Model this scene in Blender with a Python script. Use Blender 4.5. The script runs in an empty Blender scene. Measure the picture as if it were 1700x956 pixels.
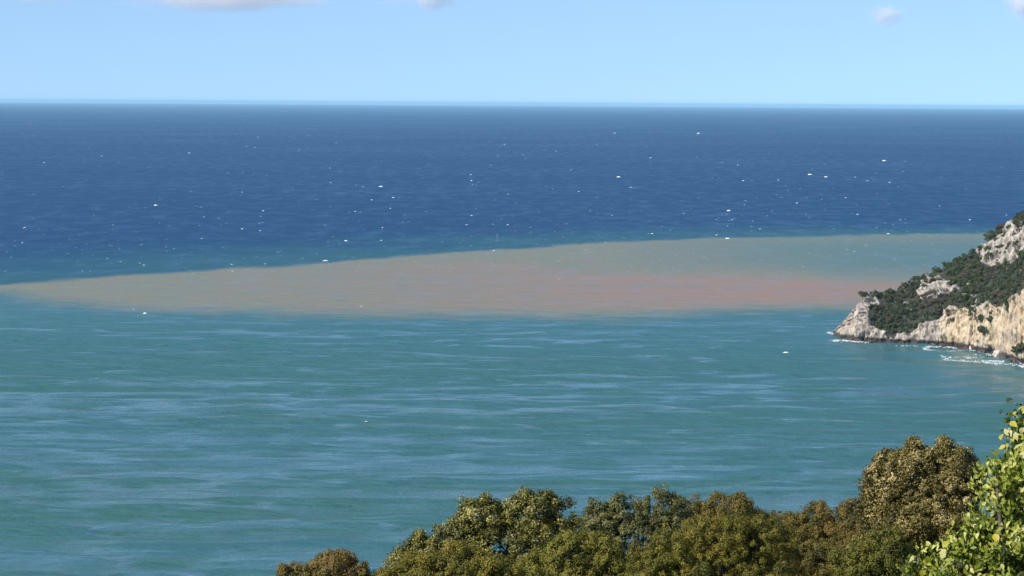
import bpy, math, random
import numpy as np
from mathutils import Vector, Matrix

S = bpy.context.scene
COL = S.collection
R = math.radians
rng = np.random.default_rng(7)
random.seed(7)

# ------------------------------------------------------------------ camera
CAM_H = 120.0
FPX = 4058.0                       # focal length in photograph pixels (1700 wide)
PITCH = 0.0756
ROLL = math.atan(11 / 1700)
_f = Vector((0, math.cos(PITCH), -math.sin(PITCH)))
_u0 = Vector((0, math.sin(PITCH), math.cos(PITCH)))
_r0 = Vector((1, 0, 0))
_r = _r0 * math.cos(ROLL) + _u0 * math.sin(ROLL)
_u = -_r0 * math.sin(ROLL) + _u0 * math.cos(ROLL)
cam_d = bpy.data.cameras.new('camera')
cam = bpy.data.objects.new('camera', cam_d)
COL.objects.link(cam)
M3 = Matrix((_r, _u, -_f)).transposed()
cam.matrix_world = Matrix.Translation((0, 0, CAM_H)) @ M3.to_4x4()
cam_d.sensor_width = 36
cam_d.lens = 36 * FPX / 1700
cam_d.clip_start = 0.5
cam_d.clip_end = 500000
S.camera = cam


def ray(x, y):
    """direction (forward part 1) of a measured photograph position"""
    return _f + _r * ((x - 850) / FPX) - _u * ((y - 478) / FPX)


def sea_pt(x, y):
    d = ray(x, y)
    t = CAM_H / -d.z
    return Vector((d.x * t, d.y * t, 0))


def at(x, y, Y):
    """point at ground distance Y along the measured direction"""
    d = ray(x, y)
    t = Y / d.y
    return Vector((d.x * t, Y, CAM_H + d.z * t))


_rn, _un, _fn = (np.array(v) for v in (_r, _u, _f))


def project(P):
    q = P - np.array((0, 0, CAM_H))
    z = q @ _fn
    return 850 + FPX * (q @ _rn) / z, 478 - FPX * (q @ _un) / z


# ------------------------------------------------------------------ sky and sun
SUN_EL, SUN_AZ = R(37), R(-124)     # azimuth clockwise from straight ahead (+Y)
W = bpy.data.worlds.new('World')
S.world = W
W.use_nodes = True
nt = W.node_tree
nt.nodes.clear()
sky = nt.nodes.new('ShaderNodeTexSky')
sky.sky_type = 'NISHITA'
sky.sun_disc = False
sky.sun_elevation = SUN_EL
sky.sun_rotation = SUN_AZ
sky.altitude = 100
sky.air_density = 1.0
sky.dust_density = 0.8
sky.ozone_density = 4.2
bg = nt.nodes.new('ShaderNodeBackground')
bg.inputs['Strength'].default_value = 0.146
wo = nt.nodes.new('ShaderNodeOutputWorld')
tc_w = nt.nodes.new('ShaderNodeTexCoord')
lift = nt.nodes.new('ShaderNodeVectorMath'); lift.operation = 'MULTIPLY_ADD'
lift.inputs[1].default_value = (1, 1, 0.865)
lift.inputs[2].default_value = (0, 0, 0.135)      # very clear air: the horizon keeps the blue of the sky above it
nt.links.new(tc_w.outputs['Generated'], lift.inputs[0])
nt.links.new(lift.outputs[0], sky.inputs['Vector'])
nt.links.new(sky.outputs[0], bg.inputs['Color'])
nt.links.new(bg.outputs[0], wo.inputs['Surface'])

sun_d = bpy.data.lights.new('sun', 'SUN')
sun_d.energy = 4.2
sun_d.angle = R(0.5)
sun_d.color = (1.0, 0.94, 0.85)
sun = bpy.data.objects.new('sun', sun_d)
COL.objects.link(sun)
to_sun = Vector((math.sin(SUN_AZ) * math.cos(SUN_EL), math.cos(SUN_AZ) * math.cos(SUN_EL), math.sin(SUN_EL)))
sun.rotation_euler = to_sun.to_track_quat('Z', 'Y').to_euler()
sun.location = (0, -50, 300)

S.view_settings.view_transform = 'Standard'
S.view_settings.look = 'None'
S.view_settings.gamma = 1
S.view_settings.exposure = 0.35
S.render.filter_size = 1.6
S.render.engine = 'CYCLES'
S.cycles.use_denoising = True
S.cycles.max_bounces = 16
S.cycles.diffuse_bounces = 3
S.cycles.glossy_bounces = 3
S.cycles.transmission_bounces = 3
S.cycles.volume_bounces = 14
S.cycles.transparent_max_bounces = 12


# ------------------------------------------------------------------ helpers
def tag(o, label=None, cat=None, group=None, kind=None):
    if label: o['label'] = label
    if cat: o['category'] = cat
    if group: o['group'] = group
    if kind: o['kind'] = kind
    return o


def mesh_from(name, V, F, mat=None, attrs=None, smooth=False):
    """V (n,3) array, F list of polygons or (m,k) array"""
    me = bpy.data.meshes.new(name)
    V = np.asarray(V, dtype=np.float32)
    if isinstance(F, np.ndarray):
        m, k = F.shape
        me.vertices.add(len(V)); me.vertices.foreach_set('co', V.ravel())
        me.loops.add(m * k); me.loops.foreach_set('vertex_index', F.astype(np.int32).ravel())
        me.polygons.add(m)
        me.polygons.foreach_set('loop_start', np.arange(0, m * k, k, dtype=np.int32))
        me.update(calc_edges=True)
    else:
        me.from_pydata([tuple(v) for v in V], [], F)
    for an, (dom, arr) in (attrs or {}).items():
        a = me.attributes.new(an, 'FLOAT', dom)
        a.data.foreach_set('value', np.asarray(arr, dtype=np.float32))
    if smooth:
        me.polygons.foreach_set('use_smooth', np.ones(len(me.polygons), dtype=bool))
    if mat: me.materials.append(mat)
    return me


def obj(name, me, parent=None, loc=None):
    o = bpy.data.objects.new(name, me)
    COL.objects.link(o)
    if parent is not None: o.parent = parent
    if loc is not None: o.location = loc
    return o


def _hash(ix, iy, iz, seed):
    h = (ix.astype(np.int64) * 374761393 + iy.astype(np.int64) * 668265263 + iz.astype(np.int64) * 2147483647 + seed * 1274126177) & 0xFFFFFFFF
    h = ((h ^ (h >> 13)) * 1274126177) & 0xFFFFFFFF
    h = ((h ^ (h >> 16)) * 2246822519) & 0xFFFFFFFF
    return ((h ^ (h >> 15)) & 0xFFFF) / 32767.5 - 1.0


def vnoise(P, seed=0):
    P = np.asarray(P, dtype=np.float64)
    i = np.floor(P); f = P - i
    f = f * f * f * (f * (f * 6 - 15) + 10)
    i = i.astype(np.int64)
    out = 0
    for dx in (0, 1):
        wx = f[:, 0] if dx else 1 - f[:, 0]
        for dy in (0, 1):
            wy = f[:, 1] if dy else 1 - f[:, 1]
            for dz in (0, 1):
                wz = f[:, 2] if dz else 1 - f[:, 2]
                out = out + wx * wy * wz * _hash(i[:, 0] + dx, i[:, 1] + dy, i[:, 2] + dz, seed)
    return out


def fbm(P, octaves=4, seed=0, gain=0.5, ridged=False):
    P = np.asarray(P, dtype=np.float64)
    a, tot, out = 1.0, 0.0, 0
    for o in range(octaves):
        n = vnoise(P * (2.03 ** o) + 17.3 * o, seed + o)
        if ridged: n = 1 - 2 * np.abs(n)
        out = out + a * n; tot += a; a *= gain
    return out / tot


def sstep(a, b, x):
    t = np.clip((x - a) / (b - a), 0, 1)
    return t * t * (3 - 2 * t)


class NT:
    """small wrapper to write node trees as expressions"""
    def __init__(self, name):
        self.mat = bpy.data.materials.new(name)
        self.mat.use_nodes = True
        self.t = self.mat.node_tree
        self.t.nodes.clear()
        self.out = self.t.nodes.new('ShaderNodeOutputMaterial')

    def n(self, typ, **kw):
        nd = self.t.nodes.new(typ)
        for k, v in kw.items(): setattr(nd, k, v)
        return nd

    def put(self, sock, v):
        if isinstance(v, bpy.types.NodeSocket): self.t.links.new(v, sock)
        elif v is not None: sock.default_value = v

    def m(self, op, a, b=None, c=None, clamp=False):
        nd = self.n('ShaderNodeMath', operation=op, use_clamp=clamp)
        for s, v in zip(nd.inputs, (a, b, c)): self.put(s, v)
        return nd.outputs[0]

    def smooth(self, v, a, b, lo=0.0, hi=1.0):
        nd = self.n('ShaderNodeMapRange', interpolation_type='SMOOTHSTEP')
        self.put(nd.inputs[0], v); self.put(nd.inputs[1], a); self.put(nd.inputs[2], b)
        self.put(nd.inputs[3], lo); self.put(nd.inputs[4], hi)
        return nd.outputs[0]

    def mix(self, f, a, b, typ='MIX'):
        nd = self.n('ShaderNodeMix', data_type='RGBA', blend_type=typ)
        self.put(nd.inputs[0], f)
        for s, v in ((nd.inputs[6], a), (nd.inputs[7], b)):
            if isinstance(v, tuple) and len(v) == 3: v = (*v, 1)
            self.put(s, v)
        return nd.outputs[2]

    def vec_scale(self, v, s):
        nd = self.n('ShaderNodeVectorMath', operation='MULTIPLY')
        self.put(nd.inputs[0], v); nd.inputs[1].default_value = s
        return nd.outputs[0]

    def noise(self, v, scale=1.0, detail=4, rough=0.5, dist=0.0):
        nd = self.n('ShaderNodeTexNoise')
        self.put(nd.inputs['Vector'], v)
        nd.inputs['Scale'].default_value = scale
        nd.inputs['Detail'].default_value = detail
        nd.inputs['Roughness'].default_value = rough
        nd.inputs['Distortion'].default_value = dist
        return nd.outputs[0]

    def attr(self, name):
        nd = self.n('ShaderNodeAttribute', attribute_name=name)
        return nd.outputs['Fac']

    def curve(self, v, pts):
        """pts in 0..1 x 0..1"""
        nd = self.n('ShaderNodeFloatCurve')
        self.put(nd.inputs['Value'], v)
        c = nd.mapping.curves[0]
        c.points[0].location = pts[0]
        c.points[1].location = pts[-1]
        for p in pts[1:-1]: c.points.new(*p)
        nd.mapping.update()
        return nd.outputs[0]


# ------------------------------------------------------------------ sea
X0, XS = -600.0, 1200.0            # range of the sideways curves, metres
Y0, YS = 1000.0, 2000.0


def curve_pts(px):
    out = []
    for x, y in px:
        p = sea_pt(x, y)
        out.append(((p.x - X0) / XS, (p.y - Y0) / YS))
    a, b = out[0], out[-1]
    return [(0.0, a[1])] + out + [(1.0, b[1])]


def sea_material():
    k = NT('sea_water')
    co = k.n('ShaderNodeTexCoord').outputs['Object']
    sp = k.n('ShaderNodeSeparateXYZ'); k.put(sp.inputs[0], co)
    X, Y = sp.outputs[0], sp.outputs[1]
    # wandering of the edges of the plume
    w1 = k.m('SUBTRACT', k.noise(k.vec_scale(co, (1 / 110, 1 / 220, 1)), 1, 6, 0.6), 0.5)
    w2 = k.m('SUBTRACT', k.noise(k.vec_scale(co, (1 / 25, 1 / 120, 1)), 1, 5, 0.65), 0.5)
    Yw = k.m('ADD', Y, k.m('MULTIPLY', w1, 135.0))
    Yw = k.m('ADD', Yw, k.m('MULTIPLY', w2, 80.0))
    xn = k.m('DIVIDE', k.m('SUBTRACT', X, X0), XS, clamp=True)

    def yc(px):
        return k.m('MULTIPLY_ADD', k.curve(xn, curve_pts(px)), YS, Y0)
    up = yc([(-300, 481), (0, 470), (250, 454), (540, 434), (850, 413), (960, 404), (1290, 393), (1640, 386), (1800, 384)])
    lo = yc([(-300, 481), (0, 489), (110, 503), (220, 513), (400, 520), (850, 525), (1050, 527), (1250, 520), (1440, 513), (1700, 505)])
    pk = yc([(-300, 470), (0, 465), (400, 445), (850, 440), (1000, 452), (1250, 459), (1450, 470), (1600, 473)])
    # body colours
    fine = k.noise(k.vec_scale(co, (1 / 40, 1 / 30, 1)), 1, 8, 0.62)
    broad = k.noise(k.vec_scale(co, (1 / 320, 1 / 130, 1)), 1, 4, 0.55)
    near = k.mix(k.smooth(broad, 0.36, 0.64), C_NEAR_A, C_NEAR_B)
    near = k.mix(k.smooth(Y, 850, 1430), near, C_MID)
    strip_w = k.m('MULTIPLY_ADD', xn, -520.0, 640.0)
    over = k.m('DIVIDE', k.m('SUBTRACT', Yw, up), strip_w)
    deep = k.mix(k.smooth(k.m('ADD', over, k.m('MULTIPLY', k.m('SUBTRACT', broad, 0.5), 0.8)), 0.0, 1.0), C_STRIP, C_DEEP)
    beige = k.mix(k.smooth(fine, 0.35, 0.65), C_BEIGE_A, C_BEIGE_B)
    rel = k.m('DIVIDE', k.m('SUBTRACT', Yw, pk), k.m('SUBTRACT', up, pk))
    xr = k.smooth(X, 20.0, 330.0)
    tealf = k.m('MULTIPLY', k.smooth(rel, -0.02, 0.35), xr)
    plume = k.mix(tealf, beige, C_TEALGREY)
    rimf = k.m('MULTIPLY', k.smooth(rel, 0.62, 0.95), k.m('MULTIPLY', xr, 0.55))
    plume = k.mix(rimf, plume, C_BEIGE_A)
    # the reddest water: a tongue from the point, thinning out to the left
    pin = k.m('MULTIPLY', k.smooth(rel, 0.10, -0.10), k.smooth(k.m('SUBTRACT', Yw, lo), 15.0, 110.0))
    pin = k.m('MULTIPLY', pin, k.smooth(X, -260.0, 190.0, 0.0, 1.0))
    pin = k.m('MULTIPLY', pin, k.smooth(fine, 0.15, 0.6, 0.65, 1.0))
    thread = k.noise(k.vec_scale(co, (1 / 260, 1 / 34, 1)), 1, 4, 0.6)
    pin = k.m('MULTIPLY', pin, k.smooth(thread, 0.32, 0.62, 0.35, 1.0))
    plume = k.mix(pin, plume, C_PINK)
    in_lo = k.smooth(k.m('SUBTRACT', Yw, lo), -36.0, 66.0)
    in_lo = k.m('POWER', in_lo, 0.7)
    col = k.mix(in_lo, near, plume)
    col = k.mix(k.smooth(k.m('SUBTRACT', Yw, up), -28.0, 20.0), col, deep)
    # wind streaks: smoother and rougher water
    band = k.noise(k.vec_scale(co, (1 / 420, 1 / 30, 1)), 1, 3, 0.5)
    patch = k.noise(k.vec_scale(co, (1 / 520, 1 / 210, 1)), 1, 2, 0.5)
    ripple = k.noise(k.vec_scale(co, (1 / 34, 1 / 7.5, 1)), 1, 5, 0.66)
    sf = k.m('ADD', k.m('MULTIPLY', band, 0.62), k.m('MULTIPLY', patch, 0.38))
    sf = k.m('MULTIPLY_ADD', k.m('SUBTRACT', ripple, 0.5), 0.62, sf)
    lines = k.noise(k.vec_scale(co, (1 / 620, 1 / 13, 1)), 1, 2, 0.5)
    sf = k.m('MULTIPLY_ADD', k.m('SUBTRACT', lines, 0.5), 0.36, sf)
    sf = k.m('ADD', sf, k.smooth(Y, 1150, 820, -0.035, 0.035))
    far = k.smooth(Y, 1150, 1560)
    calm = k.m('MULTIPLY', k.smooth(k.m('ADD', X, k.m('MULTIPLY', w1, 60.0)), 128.0, 190.0), k.m('MULTIPLY', k.smooth(Y, 900.0, 1080.0), k.smooth(Y, 1330.0, 1290.0)))
    rough = k.smooth(sf, 0.45, 0.61, 0.58, 0.14)
    chop = k.noise(k.vec_scale(co, (1 / 24, 1 / 62, 1)), 1, 5, 0.64)
    gust = k.noise(k.vec_scale(co, (1 / 700, 1 / 900, 1)), 1, 3, 0.5)
    chop = k.smooth(k.m('MULTIPLY_ADD', k.m('SUBTRACT', gust, 0.5), 0.35, chop), 0.34, 0.68, 0.72, 0.42)
    rough = k.m('MULTIPLY_ADD', k.m('SUBTRACT', chop, rough), k.m('MULTIPLY', far, 0.9), rough)
    rough = k.m('MULTIPLY_ADD', k.m('SUBTRACT', 0.22, rough), k.m('MULTIPLY', calm, 0.85), rough)
    # waves too small for the mesh
    b1 = k.noise(k.vec_scale(co, (1 / 11, 1 / 4.5, 1)), 1, 4, 0.6, 0.0)
    b2 = k.noise(k.vec_scale(co, (1 / 60, 1 / 22, 1)), 1, 4, 0.55, 0.0)
    bump = k.n('ShaderNodeBump')
    bump.inputs['Strength'].default_value = 1.0
    bump.inputs['Distance'].default_value = 1.0
    hgt = k.m('ADD', k.m('MULTIPLY', b1, 1.8), k.m('MULTIPLY', b2, 1.0))
    hgt = k.m('MULTIPLY', hgt, k.m('MULTIPLY', k.m('MULTIPLY_ADD', calm, -0.9, 1.0), k.m('MULTIPLY_ADD', far, -0.6, 1.0)))
    k.put(bump.inputs['Height'], hgt)
    p = k.n('ShaderNodeBsdfPrincipled')
    k.put(p.inputs['Base Color'], col)
    k.put(p.inputs['Roughness'], rough)
    p.inputs['IOR'].default_value = 1.33
    spec = k.smooth(sf, 0.44, 0.62, 0.20, 1.25)
    spec = k.m('MULTIPLY_ADD', k.m('SUBTRACT', 0.5, spec), far, spec)
    spec = k.m('MULTIPLY_ADD', k.m('SUBTRACT', 0.14, spec), calm, spec)
    k.put(p.inputs['Specular IOR Level'], spec)
    k.put(p.inputs['Normal'], bump.outputs[0])
    k.t.links.new(p.outputs[0], k.out.inputs['Surface'])
    return k.mat


C_NEAR_A = (0.042, 0.128, 0.112)
C_NEAR_B = (0.042, 0.134, 0.146)
C_MID = (0.046, 0.142, 0.162)
C_STRIP = (0.018, 0.092, 0.125)
C_DEEP = (0.002, 0.046, 0.124)
C_BEIGE_A = (0.180, 0.200, 0.148)
C_BEIGE_B = (0.208, 0.196, 0.143)
C_TEALGREY = (0.092, 0.165, 0.160)
C_PINK = (0.290, 0.184, 0.140)


def build_sea():
    rad = [60.0, 150.0, 260.0, 360.0, 440.0, 500.0, 540.0]
    r = 560.0
    while r < 100000:
        rad.append(r)
        r += 4.0 if r < 1500 else max(4.0, (r - 1500) * 0.04 + 4)
    rad.append(100000.0)
    rad = np.array(rad)
    ang = np.concatenate([np.linspace(-180, -30, 26)[:-1], np.linspace(-30, -17, 14)[:-1], np.linspace(-17, 17, 240),
                          np.linspace(17, 30, 14)[1:], np.linspace(30, 180, 26)[1:-1]])
    a = np.radians(ang)
    nr, na = len(rad), len(ang)
    RR, AA = np.meshgrid(rad, a, indexing='ij')
    X = RR * np.sin(AA); Y = RR * np.cos(AA)
    Z = np.zeros_like(X)
    g = np.random.default_rng(3)
    for i in range(34):
        lam = 15 * (3.2 ** g.random())
        th = g.normal(R(97), R(17))
        kx, ky = math.cos(th) * 2 * math.pi / lam, math.sin(th) * 2 * math.pi / lam
        amp = 0.022 * lam / (2 * math.pi) * g.uniform(0.6, 1.2)
        Z += amp * np.sin(kx * X + ky * Y + g.uniform(0, 6.28))
    fade = sstep(300, 520, RR) * (1 - sstep(1250, 1900, RR)) * (1 - sstep(R(15), R(17), np.abs(AA)))
    Z = Z * fade
    V = np.stack([X.ravel(), Y.ravel(), Z.ravel()], 1)
    V = np.vstack([V, [[0, 0, 0]]])
    idx = np.arange(nr * na).reshape(nr, na)
    nx = np.roll(idx, -1, axis=1)
    F = np.stack([idx[:-1].ravel(), idx[1:].ravel(), nx[1:].ravel(), nx[:-1].ravel()], 1)[:, ::-1]
    faces = F.tolist()
    c = nr * na
    tris = [(c, int(nx[0, j]), int(idx[0, j])) for j in range(na)]
    me = mesh_from('sea', V, [tuple(f) for f in faces] + tris, sea_material(), smooth=True)
    o = obj('sea', me)
    tag(o, 'open sea from green inshore water through a muddy plume to deep blue', kind='structure')


build_sea()

# ------------------------------------------------------------------ headland
COAST = [(1384, 558), (1396, 562), (1425, 566), (1470, 569), (1520, 572), (1570, 574), (1620, 581), (1650, 588), (1700, 603), (1800, 622), (2000, 665), (2500, 740)]
RIDGE = [(1388, 553, 3), (1420, 520, 10), (1434, 497, 20), (1482, 486, 36), (1536, 462, 55), (1588, 434, 72), (1624, 421, 84), (1650, 387, 94), (1700, 358, 106), (1800, 310, 150), (2000, 235, 220), (2500, 120, 300)]
CLIFF = [3.0, 8.0, 10.5, 7.0, 11.0, 17.0, 18.5, 22.0, 33.0, 36.0, 36.0, 36.0]     # height of the sea cliff, metres
RUN = [1.5, 6.0, 6.0, 4.0, 5.0, 5.0, 6.0, 7.0, 9.0, 10.0, 10.0, 10.0]


def rock_zone(x, y):
    """1 where the photograph shows bare rock, measured once and baked as a map on the terrain"""
    def poly_in(pts):
        ins = np.zeros(len(x), bool)
        n = len(pts)
        for i in range(n):
            x1, y1 = pts[i]; x2, y2 = pts[(i + 1) % n]
            c = ((y1 > y) != (y2 > y)) & (x < (x2 - x1) * (y - y1) / ((y2 - y1) + 1e-9) + x1)
            ins ^= c
        return ins
    m = np.zeros(len(x), bool)
    for p in ([(1622, 412), (1640, 406), (1655, 396), (1668, 390), (1676, 366), (1684, 366), (1692, 378), (1712, 374), (1730, 420), (1700, 428), (1672, 436), (1645, 444), (1630, 438)],
              [(1526, 488), (1540, 462), (1556, 455), (1572, 468), (1592, 470), (1596, 482), (1570, 490), (1556, 498), (1534, 500)],
              [(1380, 566), (1384, 545), (1412, 545), (1428, 508), (1440, 498), (1458, 494), (1466, 508), (1446, 512), (1450, 540), (1464, 550), (1500, 556), (1518, 552), (1530, 538), (1562, 532), (1568, 520),
               (1584, 507), (1610, 513), (1640, 502), (1668, 512), (1682, 492), (1712, 480), (1760, 470), (1760, 640), (1380, 640)],
              ):
        m |= poly_in(p)
    return m


def rock_material():
    k = NT('limestone')
    co = k.n('ShaderNodeTexCoord').outputs['Object']
    sp = k.n('ShaderNodeSeparateXYZ'); k.put(sp.inputs[0], co)
    Z = sp.outputs[2]
    n1 = k.noise(k.vec_scale(co, (1 / 7, 1 / 7, 1 / 22)), 1, 6, 0.6, 0.6)
    n2 = k.noise(k.vec_scale(co, (1 / 2.2, 1 / 2.2, 1 / 6)), 1, 6, 0.65)
    n3 = k.noise(k.vec_scale(co, (1 / 26, 1 / 26, 1 / 26)), 1, 4, 0.5)
    grey = k.mix(k.smooth(n2, 0.3, 0.7), (0.26, 0.23, 0.20), (0.51, 0.465, 0.405))
    ochre = k.mix(k.smooth(n2, 0.3, 0.7), (0.45, 0.32, 0.17), (0.58, 0.48, 0.32))
    yel = k.m('MULTIPLY', k.m('MULTIPLY', k.attr('ochre'), 0.8), k.smooth(n1, 0.30, 0.52))
    c = k.mix(yel, grey, ochre)
    c = k.mix(k.m('MULTIPLY', k.smooth(n1, 0.55, 0.66), 0.7), c, (0.20, 0.17, 0.155))
    crack_shade = k.noise(k.vec_scale(co, (1 / 2.4, 1 / 2.4, 1 / 20)), 1, 5, 0.62, 0.5)
    c = k.mix(k.m('MULTIPLY', k.smooth(crack_shade, 0.54, 0.63), 0.8), c, (0.13, 0.11, 0.10))  # shade of upright cracks, painted into the rock colour as dark streaks
    c = k.mix(k.m('MULTIPLY', k.smooth(n3, 0.52, 0.66), 0.35), c, (0.30, 0.22, 0.19))
    # dark tide-washed band
    tide = k.smooth(k.m('ADD', Z, k.m('MULTIPLY', k.m('SUBTRACT', n2, 0.5), 3.0)), 3.3, 2.0)
    c = k.mix(tide, c, (0.055, 0.042, 0.036))
    soil = k.mix(k.smooth(n2, 0.35, 0.65), (0.022, 0.034, 0.020), (0.050, 0.055, 0.035))
    c = k.mix(k.attr('soil'), c, soil)
    bump = k.n('ShaderNodeBump')
    bump.inputs['Strength'].default_value = 0.8
    bump.inputs['Distance'].default_value = 0.8
    k.put(bump.inputs['Height'], n2)
    p = k.n('ShaderNodeBsdfPrincipled')
    k.put(p.inputs['Base Color'], c)
    p.inputs['Roughness'].default_value = 0.9
    k.put(p.inputs['Normal'], bump.outputs[0])
    k.t.links.new(p.outputs[0], k.out.inputs['Surface'])
    return k.mat


ROCK = rock_material()


def interp_rows(rows, s):
    xs = np.arange(len(rows))
    A = np.array(rows, dtype=float)
    if A.ndim == 1: A = A[:, None]
    return np.stack([np.interp(s, xs, A[:, j]) for j in range(A.shape[1])], 1)


HL = {}


def build_headland():
    s = np.concatenate([np.linspace(0, 2, 60)[:-1], np.linspace(2, 8.3, 400)[:-1], np.linspace(8.3, 11, 50)])
    n = len(s)
    coast = np.array([sea_pt(*p) for p in COAST])
    ridge = []
    for (x, y, back), c in zip(RIDGE, coast):
        ridge.append(at(x, y, c[1] + back))
    ridge = np.array(ridge)
    # clip the height of the unseen far end
    ridge[:, 2] = np.minimum(ridge[:, 2], 104)
    Cq, Rq = interp_rows(coast, s), interp_rows(ridge, s)
    hc, run = interp_rows(CLIFF, s)[:, 0], interp_rows(RUN, s)[:, 0]
    hc = np.minimum(hc, Rq[:, 2] * 0.92)
    hc = hc * (1 + 0.16 * vnoise(np.stack([s * 3.1, s * 0, s * 0], 1), 5))
    D = Rq[:, :2] - Cq[:, :2]
    L = np.linalg.norm(D, axis=1)
    U = D / L[:, None]
    rr = np.minimum(run, L * 0.4)
    rows = []
    tl = []
    # under water, cliff, slope, far side
    for t in np.linspace(0, 1, 5)[:-1]:
        rows.append(np.column_stack([Cq[:, :2] - U * (4 * (1 - t))[..., None] if False else Cq[:, :2] - U * (4 * (1 - t)), -5 + 5 * t + 0 * L])); tl.append(-1)
    for t in np.linspace(0, 1, 64)[:-1]:
        h = hc * t
        q = rr * (0.55 * t + 0.45 * t ** 3)
        rows.append(np.column_stack([Cq[:, :2] + U * q[:, None], h])); tl.append(t)
    for t in np.linspace(0, 1, 90):
        q = rr + (L - rr) * t
        h = hc + (Rq[:, 2] - hc) * (t ** 0.92)
        rows.append(np.column_stack([Cq[:, :2] + U * q[:, None], h])); tl.append(1 + t)
    for t in np.linspace(0, 1, 26)[1:]:
        q = L + (Rq[:, 2] + 5) * np.clip((s - 1) / 3, 0.12, 1.0) * t
        h = Rq[:, 2] - (Rq[:, 2] + 5) * t ** 1.3
        rows.append(np.column_stack([Cq[:, :2] + U * q[:, None], h])); tl.append(2 + t)
    P = np.array(rows)                      # rows, n, 3
    m = P.shape[0]
    tl = np.array(tl)
    flat = P.reshape(-1, 3)
    px, py = project(flat)
    rock = rock_zone(px, py).astype(float)
    tt = np.repeat(tl, n); ss = np.tile(s, m)
    rock = np.where((tt > 2.0), 0.0, rock)
    rock = np.where((ss > 8.6) & (tt > 1.05), 0, np.where((ss > 8.6) & (tt <= 1.05), 1, rock))
    rock = np.where((ss < 1.35) | ((ss < 2.3) & (tt > 1.6)), 1.0, rock)
    edge = fbm(flat / 4.5, 3, 91)
    bare = fbm(flat * np.array([1 / 7, 1 / 7, 1 / 5]), 3, 133)
    rock = np.where((tt > 1.03) & (tt < 1.95) & (bare > 0.50) & (ss > 1.5) & (ss < 8.6), 1.0, rock)
    rock = np.where((tt > 1.06) & (tt < 2) & (ss > 2.6) & (ss < 8.6), np.clip(rock - (edge > 0.22), 0, 1), rock)
    R2 = rock.reshape(m, n)
    for _ in range(2):                      # soften
        q = np.pad(R2, 1, mode='edge')
        R2 = (q[1:-1, 1:-1] * 2 + q[:-2, 1:-1] + q[2:, 1:-1] + q[1:-1, :-2] + q[1:-1, 2:]) / 6
    rock = R2.ravel()
    # crags
    nd = np.array([-0.55, -0.75, 0.35]); nd /= np.linalg.norm(nd)
    A = flat * np.array([1 / 9, 1 / 9, 1 / 24])
    big = fbm(A, 3, 11, ridged=True)
    B = flat * np.array([1 / 3.2, 1 / 3.2, 1 / 8])
    mid = fbm(B, 3, 23, ridged=True)
    lump = fbm(flat / 30, 3, 41)
    crack = sstep(0.72, 0.95, fbm(flat * np.array([1 / 5.5, 1 / 5.5, 1 / 30]), 2, 71, ridged=True))
    blk = fbm(flat * np.array([1 / 1.6, 1 / 1.6, 1 / 2.2]), 2, 57)
    amp = np.clip(ss / 2.0, 0.25, 1) * np.clip(flat[:, 2] / 3 + 0.6, 0.25, 1) * np.where(tt > 2, 0.5, 1)
    disp = rock * (3.6 * big + 2.4 * mid + 0.9 * blk - 2.4 * crack) + (1 - rock) * (1.1 * big + 0.3 * mid) + 1.2 * lump
    disp = disp * amp
    fl = flat + nd * disp[:, None]
    # outcrops on the slope stand proud and steep
    up = np.where((tt > 1.0) & (tt < 2.0), rock * 2.2 * (0.6 + 0.6 * big), 0)
    fl = fl + np.array([-0.45, -0.85, 0.25]) * up[:, None]
    keep = flat[:, 2] < -0.01
    fl[keep] = flat[keep]
    idx = np.arange(m * n).reshape(m, n)
    F = np.stack([idx[:-1, :-1].ravel(), idx[:-1, 1:].ravel(), idx[1:, 1:].ravel(), idx[1:, :-1].ravel()], 1)
    soil = 1 - np.clip(rock + 0.35 * mid * (rock > 0.05) * (rock < 0.98), 0, 1)
    och = sstep(4.75, 5.05, ss) * np.where(tt <= 1.05, 1, 0.0) * 0.95 + 0.25 * (tt <= 1.05)
    och = np.where(tt > 1.05, 0.12, och)
    me = mesh_from('headland', fl, F, ROCK, {'soil': ('POINT', soil), 'ochre': ('POINT', np.clip(och, 0, 1))}, smooth=False)
    o = obj('headland', me)
    tag(o, 'rocky wooded headland with yellow sea cliffs and pale outcrops', kind='structure')
    HL.update(P=fl, F=F, soil=soil, t=tt, s=ss)


build_headland()


# ------------------------------------------------------------------ foliage
def leaf_material(name, cols, rough=0.42, trans=0.25, spec=0.5, inner=None):
    """cols: colours spread over the leaves by their leaf_tint value"""
    k = NT(name)
    r = k.attr('leaf_tint')
    oi = k.n('ShaderNodeObjectInfo').outputs['Random']
    ramp = k.n('ShaderNodeValToRGB')
    e = ramp.color_ramp.elements
    e[0].position, e[0].color = 0.0, (*cols[0], 1)
    e[1].position, e[1].color = 1.0, (*cols[-1], 1)
    for i, c in enumerate(cols[1:-1]):
        x = e.new((i + 1) / (len(cols) - 1)); x.color = (*c, 1)
    k.put(ramp.inputs[0], k.m('ADD', r, k.m('MULTIPLY', k.m('SUBTRACT', oi, 0.5), 0.25), clamp=True))
    p = k.n('ShaderNodeBsdfPrincipled')
    k.put(p.inputs['Base Color'], ramp.outputs[0])
    p.inputs['Roughness'].default_value = rough
    p.inputs['Specular IOR Level'].default_value = spec
    tr = k.n('ShaderNodeBsdfTranslucent')
    k.put(tr.inputs['Color'], k.mix(1.0, ramp.outputs[0], (1.1, 1.15, 0.5), 'MULTIPLY'))
    mx = k.n('ShaderNodeMixShader')
    mx.inputs[0].default_value = trans
    k.t.links.new(p.outputs[0], mx.inputs[1]); k.t.links.new(tr.outputs[0], mx.inputs[2])
    k.t.links.new(mx.outputs[0], k.out.inputs['Surface'])
    return k.mat


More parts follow.
